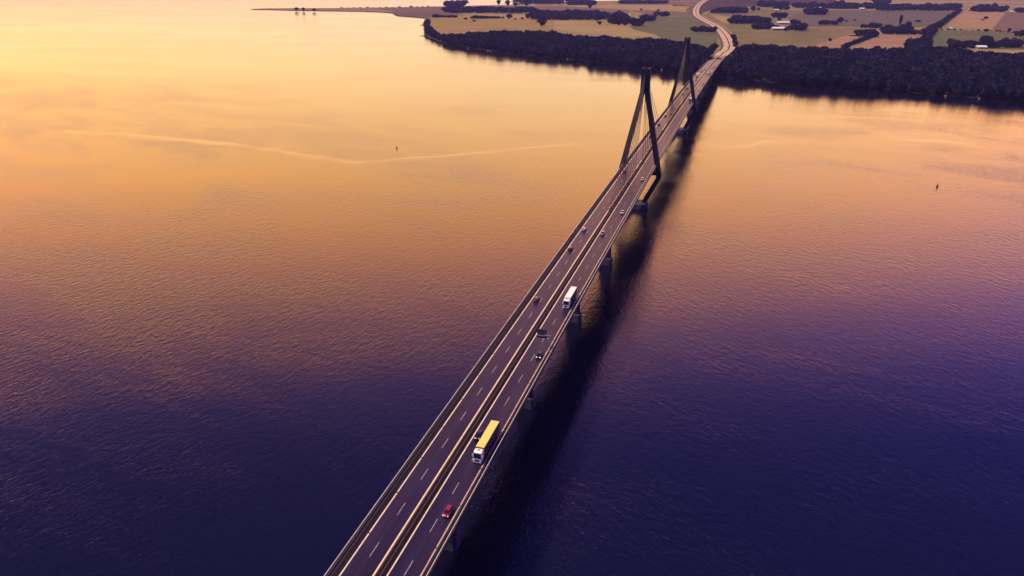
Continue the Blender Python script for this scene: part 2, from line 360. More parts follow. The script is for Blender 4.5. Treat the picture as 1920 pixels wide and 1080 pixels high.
field([(1482,1),(1660,1),(1650,8),(1560,9),(1482,8)], 'gold')
field([(1655,1),(1960,3),(1960,15),(1800,10),(1660,8)], 'gold')
field([(1700,5),(1960,8),(1960,10),(1790,7.5)], 'plum')
field([(1160,-4),(1480,-4),(1480,1),(1170,2)], 'dark')
field([(1370,61),(1377,64),(1384,74),(1388,84),(1387,92),(1380,92),(1379,80)], 'clay', 'dirt_track')
field([(1355,58),(1360,58),(1372,68),(1377,79),(1379,92),(1375,92),(1372,78),(1367,68)], 'dark', 'verge')

# ------------------------------------------------------------------ motorway on land
cl = [Vector((0, y, 0)) for y in (990, 1030, 1080, 1130, 1180)]+[Vector((x, y, 0)) for x, y in
      ((4,1240),(4,1310),(0,1400),(-9,1520),(-23,1680),(-44,1880),(-72,2100),(-103,2280),(-135,2460),(-164,2640),(-190,2820),(-212,3020),(-226,3220),(-230,3420),(-218,3640),(-180,3840),(-90,4060),(60,4300),(300,4620))]
def cat(p, n=8):
    o = []
    for i in range(len(p)-1):
        a = p[max(i-1,0)]; b = p[i]; c = p[i+1]; d = p[min(i+2,len(p)-1)]
        for k in range(n):
            t = k/n; o.append(.5*((2*b)+(c-a)*t+(2*a-5*b+4*c-d)*t*t+(3*b-a-3*c+d)*t**3))
    return o+[p[-1]]
rc = cat(cl)
def rz(y):
    z = deckz(y) if y < 1180 else max(4.0, deckz(1180)-.035*(y-1180)+2.0e-5*(y-1180)**2)
    return max(z, 4.0)
rn = []
for i, p in enumerate(rc):
    t = (rc[min(i+1,len(rc)-1)]-rc[max(i-1,0)]).normalized(); rn.append(Vector((t.y,-t.x,0)))
def ribbon(x0, x1, dz, start=0, z0=None, z1=None):
    b = MB(); v = []
    for p, n_ in list(zip(rc, rn))[start:]:
        z = rz(p.y)
        v += [p+n_*x0+Vector((0,0,z+dz if z0 is None else z0)), p+n_*x1+Vector((0,0,z+dz if z1 is None else z1))]
    return b.add(v, [(2*i,2*i+1,2*i+3,2*i+2) for i in range(len(v)//2-1)])
m_verge = mat('verge_grass', (.11,.065,.045), .95, var=.25, vscale=.03, spec=.1)
m_lroad = mat('pale_road_asphalt', (.45,.32,.18), .6, var=.1, vscale=.05, spec=.4)
m_medg = mat('median_grass', (.055,.03,.03), .9, var=.2, vscale=.05, spec=.1)
S0 = 4
b = MB()
for sgn in (-1, 1):
    v = []
    for p, n_ in list(zip(rc, rn))[S0:]:
        z = rz(p.y)
        for xo, zz in ((0, z-.1), (14.5, z-.1), (14.5+1.8*(z-LZ)+2, LZ-.3)): v.append(p+n_*xo*sgn+Vector((0,0,zz)))
    f = []
    for i in range(len(v)//3-1):
        for j in range(2): q = (3*i+j, 3*i+j+1, 3*i+j+4, 3*i+j+3); f.append(q if sgn > 0 else q[::-1])
    b.add(v, f)
tag(b.build('road_embankment', m_verge), kind='structure')
b = ribbon(-12.6, -1.6, .02, S0); b.add(*(lambda q: (q.v, q.f))(ribbon(1.9, 12.6, .02, S0))); tag(b.build('road', m_lroad), kind='structure')
tag(ribbon(-1.5, 1.8, .05, S0).build('road_median', m_medg), kind='structure')
b = MB()
for x in (-11.3, -2.0, 2.3, 11.3): q = ribbon(x-.2, x+.2, .045, S0); b.add(q.v, q.f)
tag(b.build('road_markings', M['paint']), kind='structure')

# ------------------------------------------------------------------ bridge
bridge = empty('cable_stayed_bridge', (0,0,0))
tag(bridge, 'long cable stayed motorway bridge with two dark A-shaped pylons crossing the water', 'bridge')
Y0, Y1 = -700, 1030
ys = list(range(Y0, Y1+1, 10))
def sweep(profile, mb=None, cap=True):
    b = mb or MB(); return b.loft([[(x, y, deckz(y)+z) for x, z in profile] for y in ys][::-1], cap)
def strip(x0, x1, dz, mb=None, y_a=Y0, y_b=Y1, step=10):
    b = mb or MB(); yy = list(np.arange(y_a, y_b, step))+[y_b]; v = []
    for y in yy: v += [(x0, y, deckz(y)+dz), (x1, y, deckz(y)+dz)]
    return b.add(v, [(2*i,2*i+1,2*i+3,2*i+2) for i in range(len(yy)-1)])
sweep([(-11.25,0),(-11.25,-.75),(-9.2,-1.2),(-4.6,-3.5),(4.6,-3.5),(9.2,-1.2),(11.25,-.75),(11.25,0)]).build('girder', M['girder'], bridge)
strip(-9.0, 9.75, .02).build('road_surface', M['asphalt'], bridge)
for s_ in (-1, 1):
    a, c = (-10.85, -9.02) if s_ < 0 else (9.77, 10.85)
    sweep([(a,.14),(a,.0),(c,.0),(c,.14)]).build('walkway', M['walk'], bridge)
    a, c = sorted((s_*10.87, s_*11.32))
    sweep([(a,.30),(a,-.62),(c,-.62),(c,.30)]).build('edge_beam', M['edge'], bridge)
    # parapet railing: top rail, two lower rails, posts
    b = MB(); x = s_*11.2
    sweep([(x-.07,1.15),(x-.07,1.05),(x+.07,1.05),(x+.07,1.15)]).build('handrail', M['rail'], bridge)
    for h in (.5, .78): sweep([(x-.025,h+.03),(x-.025,h-.03),(x+.025,h-.03),(x+.025,h+.03)], b)
    for y in np.arange(Y0+1, Y1, 2.5): z = deckz(y); b.box(x-.035,x+.035,y-.035,y+.035,z+.3,z+1.05)
    b.build('parapet_railing', M['dull'], bridge)
    # crash barrier between walkway and road
    b = MB(); x = s_*(9.95 if s_ < 0 else 10.15)
    sweep([(x-.07,.84),(x-.07,.56),(x+.07,.56),(x+.07,.84)], b)
    for y in np.arange(Y0+1, Y1, 4): z = deckz(y); b.box(x-.06,x+.06,y-.06,y+.06,z+.13,z+.57)
    b.build('crash_barrier', M['dull'], bridge)
strip(-.72, 1.72, .035).build('median_strip', M['median'], bridge)
for x, m_k in ((-.38, 'steel'), (.78, 'dull')):
    b = MB(); sweep([(x-.11,.82),(x-.11,.55),(x+.11,.55),(x+.11,.82)], b)
    for y in np.arange(Y0+1, Y1, 4): z = deckz(y); b.box(x-.06,x+.06,y-.06,y+.06,z+.02,z+.56)
    b.build('median_barrier', M[m_k], bridge)
def marks(x0, x1, mt, y_a, y_b): return strip(x0, x1, .045, None, y_a, y_b, 5)
def line(x0, x1, mt, gaps, off=0):
    b = MB()
    if gaps:
        for y in np.arange(Y0+off, Y1-17, 16): strip(x0, x1, .045, b, y, y+15.55, 15.55/2)
    else: strip(x0, x1, .045, b)
    return b.build('edge_line', M[mt], bridge)
line(-8.68, -8.30, 'paint', True, 9); line(-1.30, -.84, 'paint', False); line(1.86, 2.24, 'paint', False); line(9.28, 9.62, 'paint_worn', True, 9)
nd = 0; rest = MB(); dashes = []
for x, off in ((-4.65, 2.6), (5.77, -.6)):
    y = Y0-(Y0+362)%15-15+off
    while y < Y1-6:
        if y > Y0: dashes.append((abs(y-CY) if y > -415 else 9999, x, y))
        y += 15
dashes.sort()
for i, (_, x, y) in enumerate(dashes):
    if i < 100: strip(x-.08, x+.08, .045, None, y-5, y, 5).build('lane_dash', M['dashp'], bridge)
    else: strip(x-.09, x+.09, .045, rest, y-5, y, 5)
tag(rest.build('lane_dashes', M['dashp'], bridge), kind='stuff')
for y in (-640, -121, 411, 1008):
    b = MB(); strip(-8.98, -1.35, .052, b, y, y+.5, .5); b.build('expansion_joint', M['chassis'], bridge)
    b = MB(); strip(2.28, 9.2, .052, b, y, y+.5, .5); b.build('expansion_joint', M['chassis'], bridge)
# piers
def make_pier(y):
    top = deckz(y)-3.45
    p = MB()
    def rr(hx, hy, z, c=.8): return [(sx*(hx-c*a), y+sy*(hy-c*(1-a)), z) for sx, sy, a in ((-1,-1,0),(-1,-1,1),(1,-1,1),(1,-1,0),(1,1,0),(1,1,1),(-1,1,1),(-1,1,0))]
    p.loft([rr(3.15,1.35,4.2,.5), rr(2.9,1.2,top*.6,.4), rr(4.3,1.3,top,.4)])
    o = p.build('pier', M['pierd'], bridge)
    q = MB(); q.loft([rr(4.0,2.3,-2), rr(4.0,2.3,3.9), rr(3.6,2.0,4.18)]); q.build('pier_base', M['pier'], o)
for y in (-600,-520,-440,-360,-280,-200,-120,410,490,570,650,730,810,890,970): make_pier(y)
# pylons
def make_pylon(Y):
    py_ = MB()
    hd = MB()
    def ringx(xa, xb, hy, z): return [(xa,Y-hy,z),(xb,Y-hy,z),(xb,Y+hy,z),(xa,Y+hy,z)]
    # head: two shafts with a recessed web between them
    for s_ in (-1, 1):
        xs = lambda a, b_: (min(s_*a,s_*b_), max(s_*a,s_*b_))
        hd.loft([ringx(*xs(.35,3.05),2.15,79.9), ringx(*xs(.55,2.75),2.0,94.6), ringx(*xs(.62,2.65),1.9,95.0)])
    hd.box(-.55,.55,Y-1.5,Y+1.5,80.4,93.2)
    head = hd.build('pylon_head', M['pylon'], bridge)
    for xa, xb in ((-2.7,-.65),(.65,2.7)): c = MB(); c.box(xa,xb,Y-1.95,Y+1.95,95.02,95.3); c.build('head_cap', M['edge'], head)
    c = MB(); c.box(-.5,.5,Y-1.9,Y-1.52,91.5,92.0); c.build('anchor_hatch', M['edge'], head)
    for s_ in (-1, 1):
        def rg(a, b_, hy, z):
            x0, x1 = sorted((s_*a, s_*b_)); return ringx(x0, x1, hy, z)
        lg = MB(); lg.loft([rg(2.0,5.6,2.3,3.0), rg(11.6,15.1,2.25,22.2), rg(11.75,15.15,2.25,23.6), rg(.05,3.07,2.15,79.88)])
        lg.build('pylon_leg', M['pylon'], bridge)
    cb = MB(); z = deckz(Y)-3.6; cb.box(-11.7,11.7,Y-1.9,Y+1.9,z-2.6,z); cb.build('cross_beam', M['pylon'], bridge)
    ft = MB()
    def oct_(hx, hy, z): return [(hx*math.cos(t), Y+hy*math.sin(t), z) for t in [R(22.5+45*k) for k in range(8)]]
    ft.loft([oct_(8.0,6.2,-2), oct_(8.0,6.2,3.2), oct_(6.5,4.6,4.4)]); ft.build('pylon_foundation', M['pier'], bridge)
    # single plane of stay cables on the median
    for sg in (-1, 1):
        for k in range(9):
            ya = Y+sg*(18+k*(11.2 if sg*(1 if Y < 100 else -1) < 0 else 13.2)); zt = 83.0+k*1.15
            cbm = MB(); a = Vector((-.2, Y+sg*1.9, zt)); e = Vector((-.86, ya, deckz(ya)+.9))
            cbm.tube(a, e, .17, n=6); cbl = cbm.build('stay_cable', M['cable'], bridge)
            an = MB(); z = deckz(ya); an.box(-1.28,-.45,ya-3.4,ya+3.4,z+.05,z+1.0); an.build('cable_anchor', M['steel'], cbl)
for Y in (0, 290): make_pylon(Y)

# abutment
ab = MB(); ab.box(-13.5, 13.5, 1012, 1045, 0, deckz(1012)-3.6); ab.build('abutment', M['pier'], bridge)

# ------------------------------------------------------------------ sign gantry
g = empty('sign_gantry', (10.45, -284.2, deckz(-284.2)))
tag(g, 'cantilever sign gantry seen from behind with a dark panel over the right carriageway', 'road sign')
b = MB(); b.tube((0,0,.1),(0,0,6.7),.17,.13,8); b.box(-.35,.35,-.35,.35,.1,.3); b.build('post', M['signs'], g)
b = MB(); b.box(-4.6,-.1,-.11,.11,6.0,6.2); b.box(-1.9,.2,-.16,.16,6.22,6.6); b.tube((0,0,5.0),(-1.2,0,6.0),.07); b.build('arm', M['signs'], g)
b = MB(); b.box(-4.75,-1.25,.16,.34,5.2,8.5); pn = b.build('sign_panel', M['sign'], g)
b = MB()
for z in (5.13,8.5): b.box(-4.8,-1.2,.12,.38,z,z+.07)
for x in (-4.82,-1.25): b.box(x,x+.07,.12,.38,5.2,8.5)
for x in (-4.1,-3.0,-1.9): b.box(x,x+.12,.06,.15,5.25,8.45)
b.build('panel_frame', M['dull'], pn)
for q in ((-1.1,-.85,-.25,.25,6.9,7.8),(-1.3,-.8,-.25,.25,4.9,5.3),(-2.9,-2.5,-.25,.1,4.75,5.0)): b = MB(); b.box(*q); b.build('lamp_housing', M['signs'], g)

# ------------------------------------------------------------------ vehicles (built heading +y, origin on the road)
def wheels(root, pos, r=.33, wd=.22):
    for x, y in pos:
        t = MB(); t.tube((x-wd/2,y,r),(x+wd/2,y,r),r,n=14); o = t.build('wheel', M['tyre'], root)
        k = MB(); sx_ = 1 if x > 0 else -1; k.tube((x+sx_*wd/2-.02*sx_,y,r),(x+sx_*(wd/2+.015),y,r),r*.58,n=10); k.build('rim', M['rim'], o)
def make_car(paint, kind='hatch'):
    root = empty('car'); W_ = .89
    def sec(y, hw, z0, z1, c=.12): return [(-hw+c*.4,y,z0),(hw-c*.4,y,z0),(hw,y,z0+.25),(hw,y,z1-c),(hw-c,y,z1),(-hw+c,y,z1),(-hw,y,z1-c),(-hw,y,z0+.25)]
    Lr, Lf = (-2.15, 2.15) if kind != 'estate' else (-2.35, 2.25)
    tail_z = .98 if kind != 'sedan' else .93
    b = MB(); b.loft([sec(Lr,.72,.32,tail_z-.12), sec(Lr+.18,.86,.22,tail_z), sec(-1.2,W_,.2,.98), sec(0,W_,.2,.95), sec(1.05,W_,.2,.93), sec(1.7,.85,.2,.82), sec(Lf-.12,.76,.22,.70), sec(Lf,.6,.30,.6)])
    b.build('body', P[paint], root, True)
    rear = {'hatch':(-2.02,-1.55), 'estate':(-2.2,-1.85), 'sedan':(-1.75,-1.05)}[kind]
    fb, ft_ = (1.15, .35); hb, ht = .80, .60; zt = 1.43
    g_ = MB(); g_.hexa([(-hb,rear[0],.93),(hb,rear[0],.93),(hb,fb,.92),(-hb,fb,.92)], [(-ht-.02,rear[1],zt-.02),(ht+.02,rear[1],zt-.02),(ht+.02,ft_,zt-.02),(-ht-.02,ft_,zt-.02)])
    g_.build('windows', M['glass'], root)
    r_ = MB(); r_.loft([[(-ht,rear[1]-.02,zt-.03),(ht,rear[1]-.02,zt-.03),(ht-.03,rear[1],zt+.03),(-ht+.03,rear[1],zt+.03)],
                        [(-ht-.04,-.5,zt-.03),(ht+.04,-.5,zt-.03),(ht,-.5,zt+.06),(-ht,-.5,zt+.06)],
                        [(-ht,ft_+.05,zt-.03),(ht,ft_+.05,zt-.03),(ht-.03,ft_,zt+.03),(-ht+.03,ft_,zt+.03)]])
    for s_ in (-1,1):
        r_.tube((s_*ht,ft_,zt),(s_*(hb-.02),fb,.94),.045,n=4); r_.tube((s_*ht,rear[1],zt),(s_*(hb-.02),rear[0],.95),.06,n=4)
    r_.build('roof', P[paint], root)
    for s_ in (-1,1):
        h = MB(); h.hexa([(s_*.68-.17,1.9,.55),(s_*.68+.17,1.84,.55),(s_*.68+.17,1.6,.80),(s_*.68-.17,1.66,.80)],[(s_*.66-.17,2.12,.60),(s_*.66+.15,2.02,.60),(s_*.68+.15,1.76,.83),(s_*.66-.17,1.84,.83)])
        h.build('headlight', M['lamp'], root)
        q = MB(); q.box(s_*.7-.13,s_*.7+.13,Lr-.01,Lr+.12,.66,.86); q.build('tail_light', M['tail'], root)
        q = MB(); q.box(s_*.95-.1,s_*.95+.1,.85,.98,.93,1.07); q.build('wing_mirror', P[paint], root)
    wheels(root, [(s_*.80,y) for s_ in (-1,1) for y in (-1.3,1.35)])
    return root
def make_van(box=False):
    root = empty('van'); 
    def sec(y, hw, z0, z1, c=.15): return [(-hw,y,z0),(hw,y,z0),(hw,y,z1-c),(hw-c,y,z1),(-hw+c,y,z1),(-hw,y,z1-c)]
    b = MB(); b.loft([sec(-2.9,.97,.35,2.3), sec(1.1,.98,.35,2.35), sec(1.9,.96,.35,1.45), sec(2.6,.9,.35,1.15), sec(2.75,.85,.4,.95)]); b.build('body', M['white'], root)
    g_ = MB(); g_.hexa([(-.88,1.32,2.10),(.88,1.32,2.10),(.86,1.90,1.52),(-.86,1.90,1.52)],[(-.84,1.36,2.16),(.84,1.36,2.16),(.84,1.95,1.56),(-.84,1.95,1.56)]); g_.build('windscreen', M['glass'], root)
    for s_ in (-1,1):
        q = MB(); q.box(s_*.7-.14,s_*.7+.14,2.68,2.8,.7,.92); q.build('headlight', M['lamp'], root)
        q = MB(); q.box(s_*.93-.06,s_*.93+.06,-2.93,-2.84,.9,1.4); q.build('tail_light', M['tail'], root)
    wheels(root, [(s_*.86,y) for s_ in (-1,1) for y in (-1.9,1.8)], .36)
    return root
def make_truck(roof_m, side_m, front_m, L_=13.4, cabl=True, name='articulated_truck'):
    """front of the cab at y = 0, trailer behind (-y)"""
    root = empty(name)
    y1 = -2.65; y0 = y1-L_; hw = 1.26
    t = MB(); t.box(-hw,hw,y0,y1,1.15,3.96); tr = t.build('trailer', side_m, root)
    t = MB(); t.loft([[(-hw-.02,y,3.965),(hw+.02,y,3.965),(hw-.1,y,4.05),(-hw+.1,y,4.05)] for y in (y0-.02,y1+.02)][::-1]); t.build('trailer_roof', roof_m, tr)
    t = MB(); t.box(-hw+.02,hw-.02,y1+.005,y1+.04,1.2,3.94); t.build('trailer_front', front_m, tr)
    t = MB()
    for k in range(int(L_/.95)): y = y0+.3+k*.95; [t.box(s_*hw-.02,s_*hw+.02,y,y+.05,1.2,3.9) for s_ in (-1,1)]
    t.build('side_post', M['chassis'], tr)
    c = MB(); c.box(-.5,.5,y0+.3,-.6,.75,1.14); c.box(-1.2,1.2,y0,y0+.12,.5,.75); c.box(-1.22,-.9,-6.8,-4.4,.45,1.05); c.box(.9,1.22,-6.8,-4.4,.45,1.05); c.build('chassis', M['chassis'], root)
    def sec(y, hw_, z0, z1, c_=.14): return [(-hw_,y,z0),(hw_,y,z0),(hw_,y,z1-c_),(hw_-c_,y,z1),(-hw_+c_,y,z1),(-hw_,y,z1-c_)]
    b = MB(); b.loft([sec(-2.2,1.22,.7,3.78), sec(-1.2,1.24,.6,3.76), sec(-.62,1.22,.45,3.42), sec(-.30,1.2,.42,2.75,.08), sec(-.05,1.17,.40,1.75,.05), sec(0,1.12,.38,1.55,.05)]); cab = b.build('cab', M['white'], root)
    b = MB(); b.hexa([(-1.12,-.55,3.22),(1.12,-.55,3.22),(1.14,-.10,1.92),(-1.14,-.10,1.92)][::1],[(-1.08,-.44,3.26),(1.08,-.44,3.26),(1.10,-.01,1.94),(-1.10,-.01,1.94)]); b.build('windscreen', M['glass'], cab)
    b = MB(); b.box(-1.12,1.12,-.42,-.22,3.22,3.36); b.build('sun_visor', M['black'], cab)
    for s_ in (-1,1):
        b = MB(); b.box(s_*1.235-.012,s_*1.235+.012,-1.35,-.62,2.0,2.85); b.build('side_window', M['glass'], cab)
        b = MB(); b.box(s_*1.45-.1,s_*1.45+.1,-.42,-.22,2.2,3.05); b.box(min(s_*1.2,s_*1.4),max(s_*1.2,s_*1.4),-.36,-.28,2.9,2.96); b.build('wing_mirror', M['white'], cab)
        b = MB(); b.box(s_*.92-.2,s_*.92+.2,-.06,.03,.62,.86); b.build('headlight', M['lamp'], cab)
    b = MB()
    for k in range(4): b.box(-.68,.68,-.03,.035,.95+k*.19,1.07+k*.19)
    b.box(-1.0,1.0,-.05,.03,.42,.54); b.build('grille', M['black'], cab)
    b = MB(); b.box(-.28,.28,-1.75,-1.35,3.765,3.83); b.build('roof_hatch', M['glass'], cab)
    b = MB(); b.box(-1.13,1.13,.0,.06,.58-.1,.9) if False else None
    wheels(root, [(s_*1.02,y) for s_ in (-1,1) for y in (-1.35,-5.0+.0,y0+2.2,y0+3.5,y0+4.8)], .5, .32)
    return root
VG = dict(group=None)
def place(root, x, y, head, label, catg, group=None):
    root.location = (x, y, deckz(y)+.03); root.rotation_euler = (math.atan(-2*2.407e-5*(y-145))*(1 if head > 0 else -1), 0, 0 if head > 0 else math.pi)
    return tag(root, label, catg, group)
CG = 'cars driving across the bridge'
protos = {}
def car(paint, kind, x, y, head, label):
    k = (paint, kind)
    if k not in protos: protos[k] = make_car(paint, kind); o = protos[k]
    else: o = copy_tree(protos[k])
    return place(o, x, y, head, label, 'car', CG)
DN, UP = -1, 1
car('red','hatch', 7.55,-374.9,DN,'bright red hatchback, the nearest car at the bottom of the bridge')
car('black','sedan', 3.75,-341.0,DN,'black car overtaking close beside the yellow topped truck')
car('navy','sedan', 7.8,-288.6,DN,'dark navy car just below the sign gantry')
car('brown','hatch', -6.3,-242.3,UP,'brown topped hatchback on the left carriageway level with the white truck')
car('plum','estate', -6.8,-179.4,UP,'dark plum car by the left edge line, between the brown hatchback and the silver one')
car('silver','hatch', -6.5,-149.5,UP,'silver hatchback on the left carriageway short of the near pylon')
car('grey','estate', 4.0,-153.3,DN,'grey estate in the fast lane beside the median, short of the near pylon')
car('silver','sedan', 7.5,-114.6,DN,'silver saloon near the right edge line above the second dark pier base')
car('silver','estate', 7.6,-40.5,DN,'pale silver estate beside the near pylon right leg')
car('maroon','hatch', -6.6,-23.8,UP,'maroon hatchback passing inside the near pylon left leg')
car('maroon','sedan', -6.9,99.7,UP,'dark maroon car just past the near pylon behind its right leg')
car('black','hatch', -6.6,154.7,UP,'black hatchback in mid span under the farthest stays of the near pylon')
car('plum','hatch', -6.6,201,UP,'dark plum hatchback halfway between the two pylons')
car('maroon','estate', -2.9,214.9,UP,'dark maroon estate in the lane next to the median between the pylons')
car('plum','sedan', -5.9,354.7,UP,'plum saloon on the left carriageway first past the far pylon')
car('black','estate', -5.4,404.4,UP,'dark estate seen through the stays beyond the far pylon')
car('black','sedan', -2.6,455.7,UP,'black saloon hugging the median right beside the far pylon right leg')
car('black','hatch', -2.7,496,UP,'black hatchback by the median behind the dark car and white lorry')
car('navy','estate', -5.2,530,UP,'dark navy estate following right behind the distant white box lorry')
car('navy','hatch', -5.8,613.7,UP,'navy hatchback, nearer of the two close together ahead of the distant lorry')
car('black','hatch', -5.4,635.8,UP,'black hatchback, farther of the two close together ahead of the distant lorry')
car('brown','estate', -2.6,650.9,UP,'brown estate near the median ahead of the two close dark hatchbacks')
car('white','sedan', 8.0,401,DN,'white saloon on the right carriageway beyond the far pylon')
car('grey','hatch', 8.4,456.6,DN,'grey hatchback near the right edge beyond the white saloon')
car('navy','sedan', 4.2,573,DN,'navy saloon in the fast lane beside the distant dark lorry')
car('grey','sedan', 4.2,668,DN,'grey saloon in the fast lane behind the distant vans')
car('red','sedan', 8.0,900,DN,'red saloon at the landward end of the bridge')
t1 = make_truck(M['yellow'], M['dark_and_shaded'], M['orange'], 13.6); place(t1, 7.75, -353.6, DN, 'white cab truck with a bright yellow trailer roof, nearest lorry on the bridge', 'truck')
t2 = make_truck(M['trailer'], M['dark_and_shaded'], M['trailer'], 11.6); place(t2, 7.35, -247.4, DN, 'white cab truck with a cream white trailer roof just beyond the sign gantry', 'truck')
def lorry(roof, side, L_):
    return make_truck(roof, side, side, L_, name='box_lorry')
t3 = lorry(M['white'], M['white'], 6.5); place(t3, 7.5, 293, DN, 'white box lorry beside the far pylon right leg', 'truck')
t4 = lorry(M['white'], M['white'], 7.5); place(t4, -6.0, 557, UP, 'white box lorry driving away on the left carriageway near the shore', 'truck')
t5 = lorry(M['dark_and_shaded'], M['dark_and_shaded'], 7); place(t5, 8.3, 572, DN, 'dark lorry near the shore in front of the small white vans', 'truck')
t6 = lorry(M['roofr'], M['wall'], 7); place(t6, 8.0, 684, DN, 'dull brown lorry, the last one before the wooded shore', 'truck')
VANG = 'white vans on the far right carriageway'
v1 = make_van(); place(v1, 4.0, 608, DN, 'white van beside the median just ahead of the dark lorry', 'van', VANG)
TREE[v1.name] = [o for o in TREE.get(v1.name, [])]
v2 = copy_tree(v1); place(v2, 8.2, 628, DN, 'white van in the outer lane behind the dark lorry', 'van', VANG)
# a few cars on the land road
def land_car(px, py, paint, label):
    p = at(px, py, 5)
    i = min(range(len(rc)-1), key=lambda k: (Vector((rc[k].x,rc[k].y,0))-Vector((p.x,p.y,0))).length)
    t = (rc[i+1]-rc[i]).normalized(); c = rc[i]; lat = (p-c).dot(rn[i]); lat = max(-10, min(10, lat)); lat = lat if abs(lat) > 3.2 else (3.4 if lat > 0 else -3.4)
    q = c+rn[i]*lat
    k = (paint, 'hatch'); o = copy_tree(protos[k])
    head = math.atan2(-t.x, t.y)+(math.pi if lat > 0 else 0)
    o.location = (q.x, q.y, rz(q.y)+.05); o.rotation_euler = (0,0,head); tag(o, label, 'car', 'cars on the curving motorway on land')
for a in ((1352.5,63,'black','lone dark car highest up on the land motorway bend'),(1355.8,72,'maroon','maroon car, second down on the land motorway bend'),(1357,80,'navy','navy car in the left lanes of the bend level with the round tree'),
          (1357.5,85,'plum','plum car, lowest of the row in the left lanes of the bend'),(1366.5,79,'brown','brown car in the right lanes on the outside of the bend'),(1366.8,88,'black','black car in the right lanes at the foot of the bend')):
    land_car(*a)

# ------------------------------------------------------------------ buoys
def buoy(px, py, m_body, label, lean, hull):
    p = at(px, py, 0); o = empty('navigation_buoy', (p.x, p.y, 0)); o.rotation_euler = (0, lean, 0)
    b = MB()
    def c(r, z, n=10): return [(r*math.cos(2*math.pi*k/n), r*math.sin(2*math.pi*k/n), z) for k in range(n)]
    b.loft([c(hull*.55,-1), c(hull*.8,.2), c(hull,1.1), c(hull*.95,2.2), c(.25,2.5)]); b.build('hull', m_body, o, False)
    b = MB(); b.tube((0,0,2.4),(0,0,5.6),.16,.1); b.build('mast', M['buoyt'], o)
    b = MB(); b.loft([c(.05,5.5), c(.38,5.6), c(.38,6.2), c(.05,6.4)]); b.build('topmark', m_body, o)
    o.scale = (.66,.66,.66)
    tag(o, label, 'buoy', 'buoys marking the channel')
buoy(744, 278, M['buoy'], 'small dark red spar buoy on the golden water left of the bridge', .0, .85)
buoy(1757, 350, M['buoyg'], 'small dark leaning buoy on the open water right of the bridge', .16, 1.1)

# ------------------------------------------------------------------ foliage
def leaf_mat():
    m = bpy.data.materials.new('foliage'); m.use_nodes = True; n = m.node_tree.nodes; l = m.node_tree.links
    b = n['Principled BSDF']; b.inputs['Roughness'].default_value = .85; b.inputs['Specular IOR Level'].default_value = .03
    a = n.new('ShaderNodeAttribute'); a.attribute_name = 'tint'
    c = n.new('ShaderNodeValToRGB'); l.new(a.outputs['Fac'], c.inputs[0])
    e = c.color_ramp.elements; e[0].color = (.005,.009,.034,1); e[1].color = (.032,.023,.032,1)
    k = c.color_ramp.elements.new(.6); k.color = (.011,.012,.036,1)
    l.new(c.outputs[0], b.inputs['Base Color']); return m
LEAF = leaf_mat()
def ico(sub):
    import bmesh
    bm = bmesh.new(); bmesh.ops.create_icosphere(bm, subdivisions=sub, radius=1); v = np.array([tuple(p.co) for p in bm.verts]); f = np.array([[q.index for q in p.verts] for p in bm.faces]); bm.free(); return v, f
IV, IF_ = ico(2)
TEMPL = []
def make_templ(sub, lobes, leaves):
    iv, if_ = ico(sub); V = []; F = []; nv = 0
    for k in range(lobes):
        if k == 0: c = np.array([0,0,.50]); r = np.array([.70,.70,.45])
        else:
            a = rng.uniform(0,6.28); d = rng.uniform(.3,.6); c = np.array([d*math.cos(a), d*math.sin(a), rng.uniform(.4,.78)]); r = np.array([1,1,.75])*rng.uniform(.28,.45)
        nz = np.array([mnoise.noise(Vector(p)*2.1+Vector((k*7.1,len(TEMPL)*3.3,0))) for p in iv])
        V.append(c+iv*r*(1+.55*nz)[:,None]); F.append(if_+nv); nv += len(iv)
    tri = np.concatenate(F); V = np.concatenate(V)
    d = rng.normal(size=(leaves,3)); d /= np.linalg.norm(d,axis=1)[:,None]; d[:,2] = np.abs(d[:,2])*.9-.15
    c = np.array([0,0,.55])+d*np.array([.92,.92,.50])*rng.uniform(.85,1.08,(leaves,1))
    u = rng.normal(size=(leaves,3)); u /= np.linalg.norm(u,axis=1)[:,None]; w_ = np.cross(u, rng.normal(size=(leaves,3))); w_ /= np.linalg.norm(w_,axis=1)[:,None]
    sz = rng.uniform(.07,.2,(leaves,1))
    q = np.stack([c-u*sz, c+u*sz, c+w_*sz*1.4],1).reshape(-1,3)
    lt = np.arange(leaves*3).reshape(-1,3)+len(V)
    return np.concatenate([V,q]), np.concatenate([tri,lt])
TEMPL_N = [make_templ(2,5,130) for _ in range(7)]
TEMPL_F = [make_templ(1,4,70) for _ in range(8)]
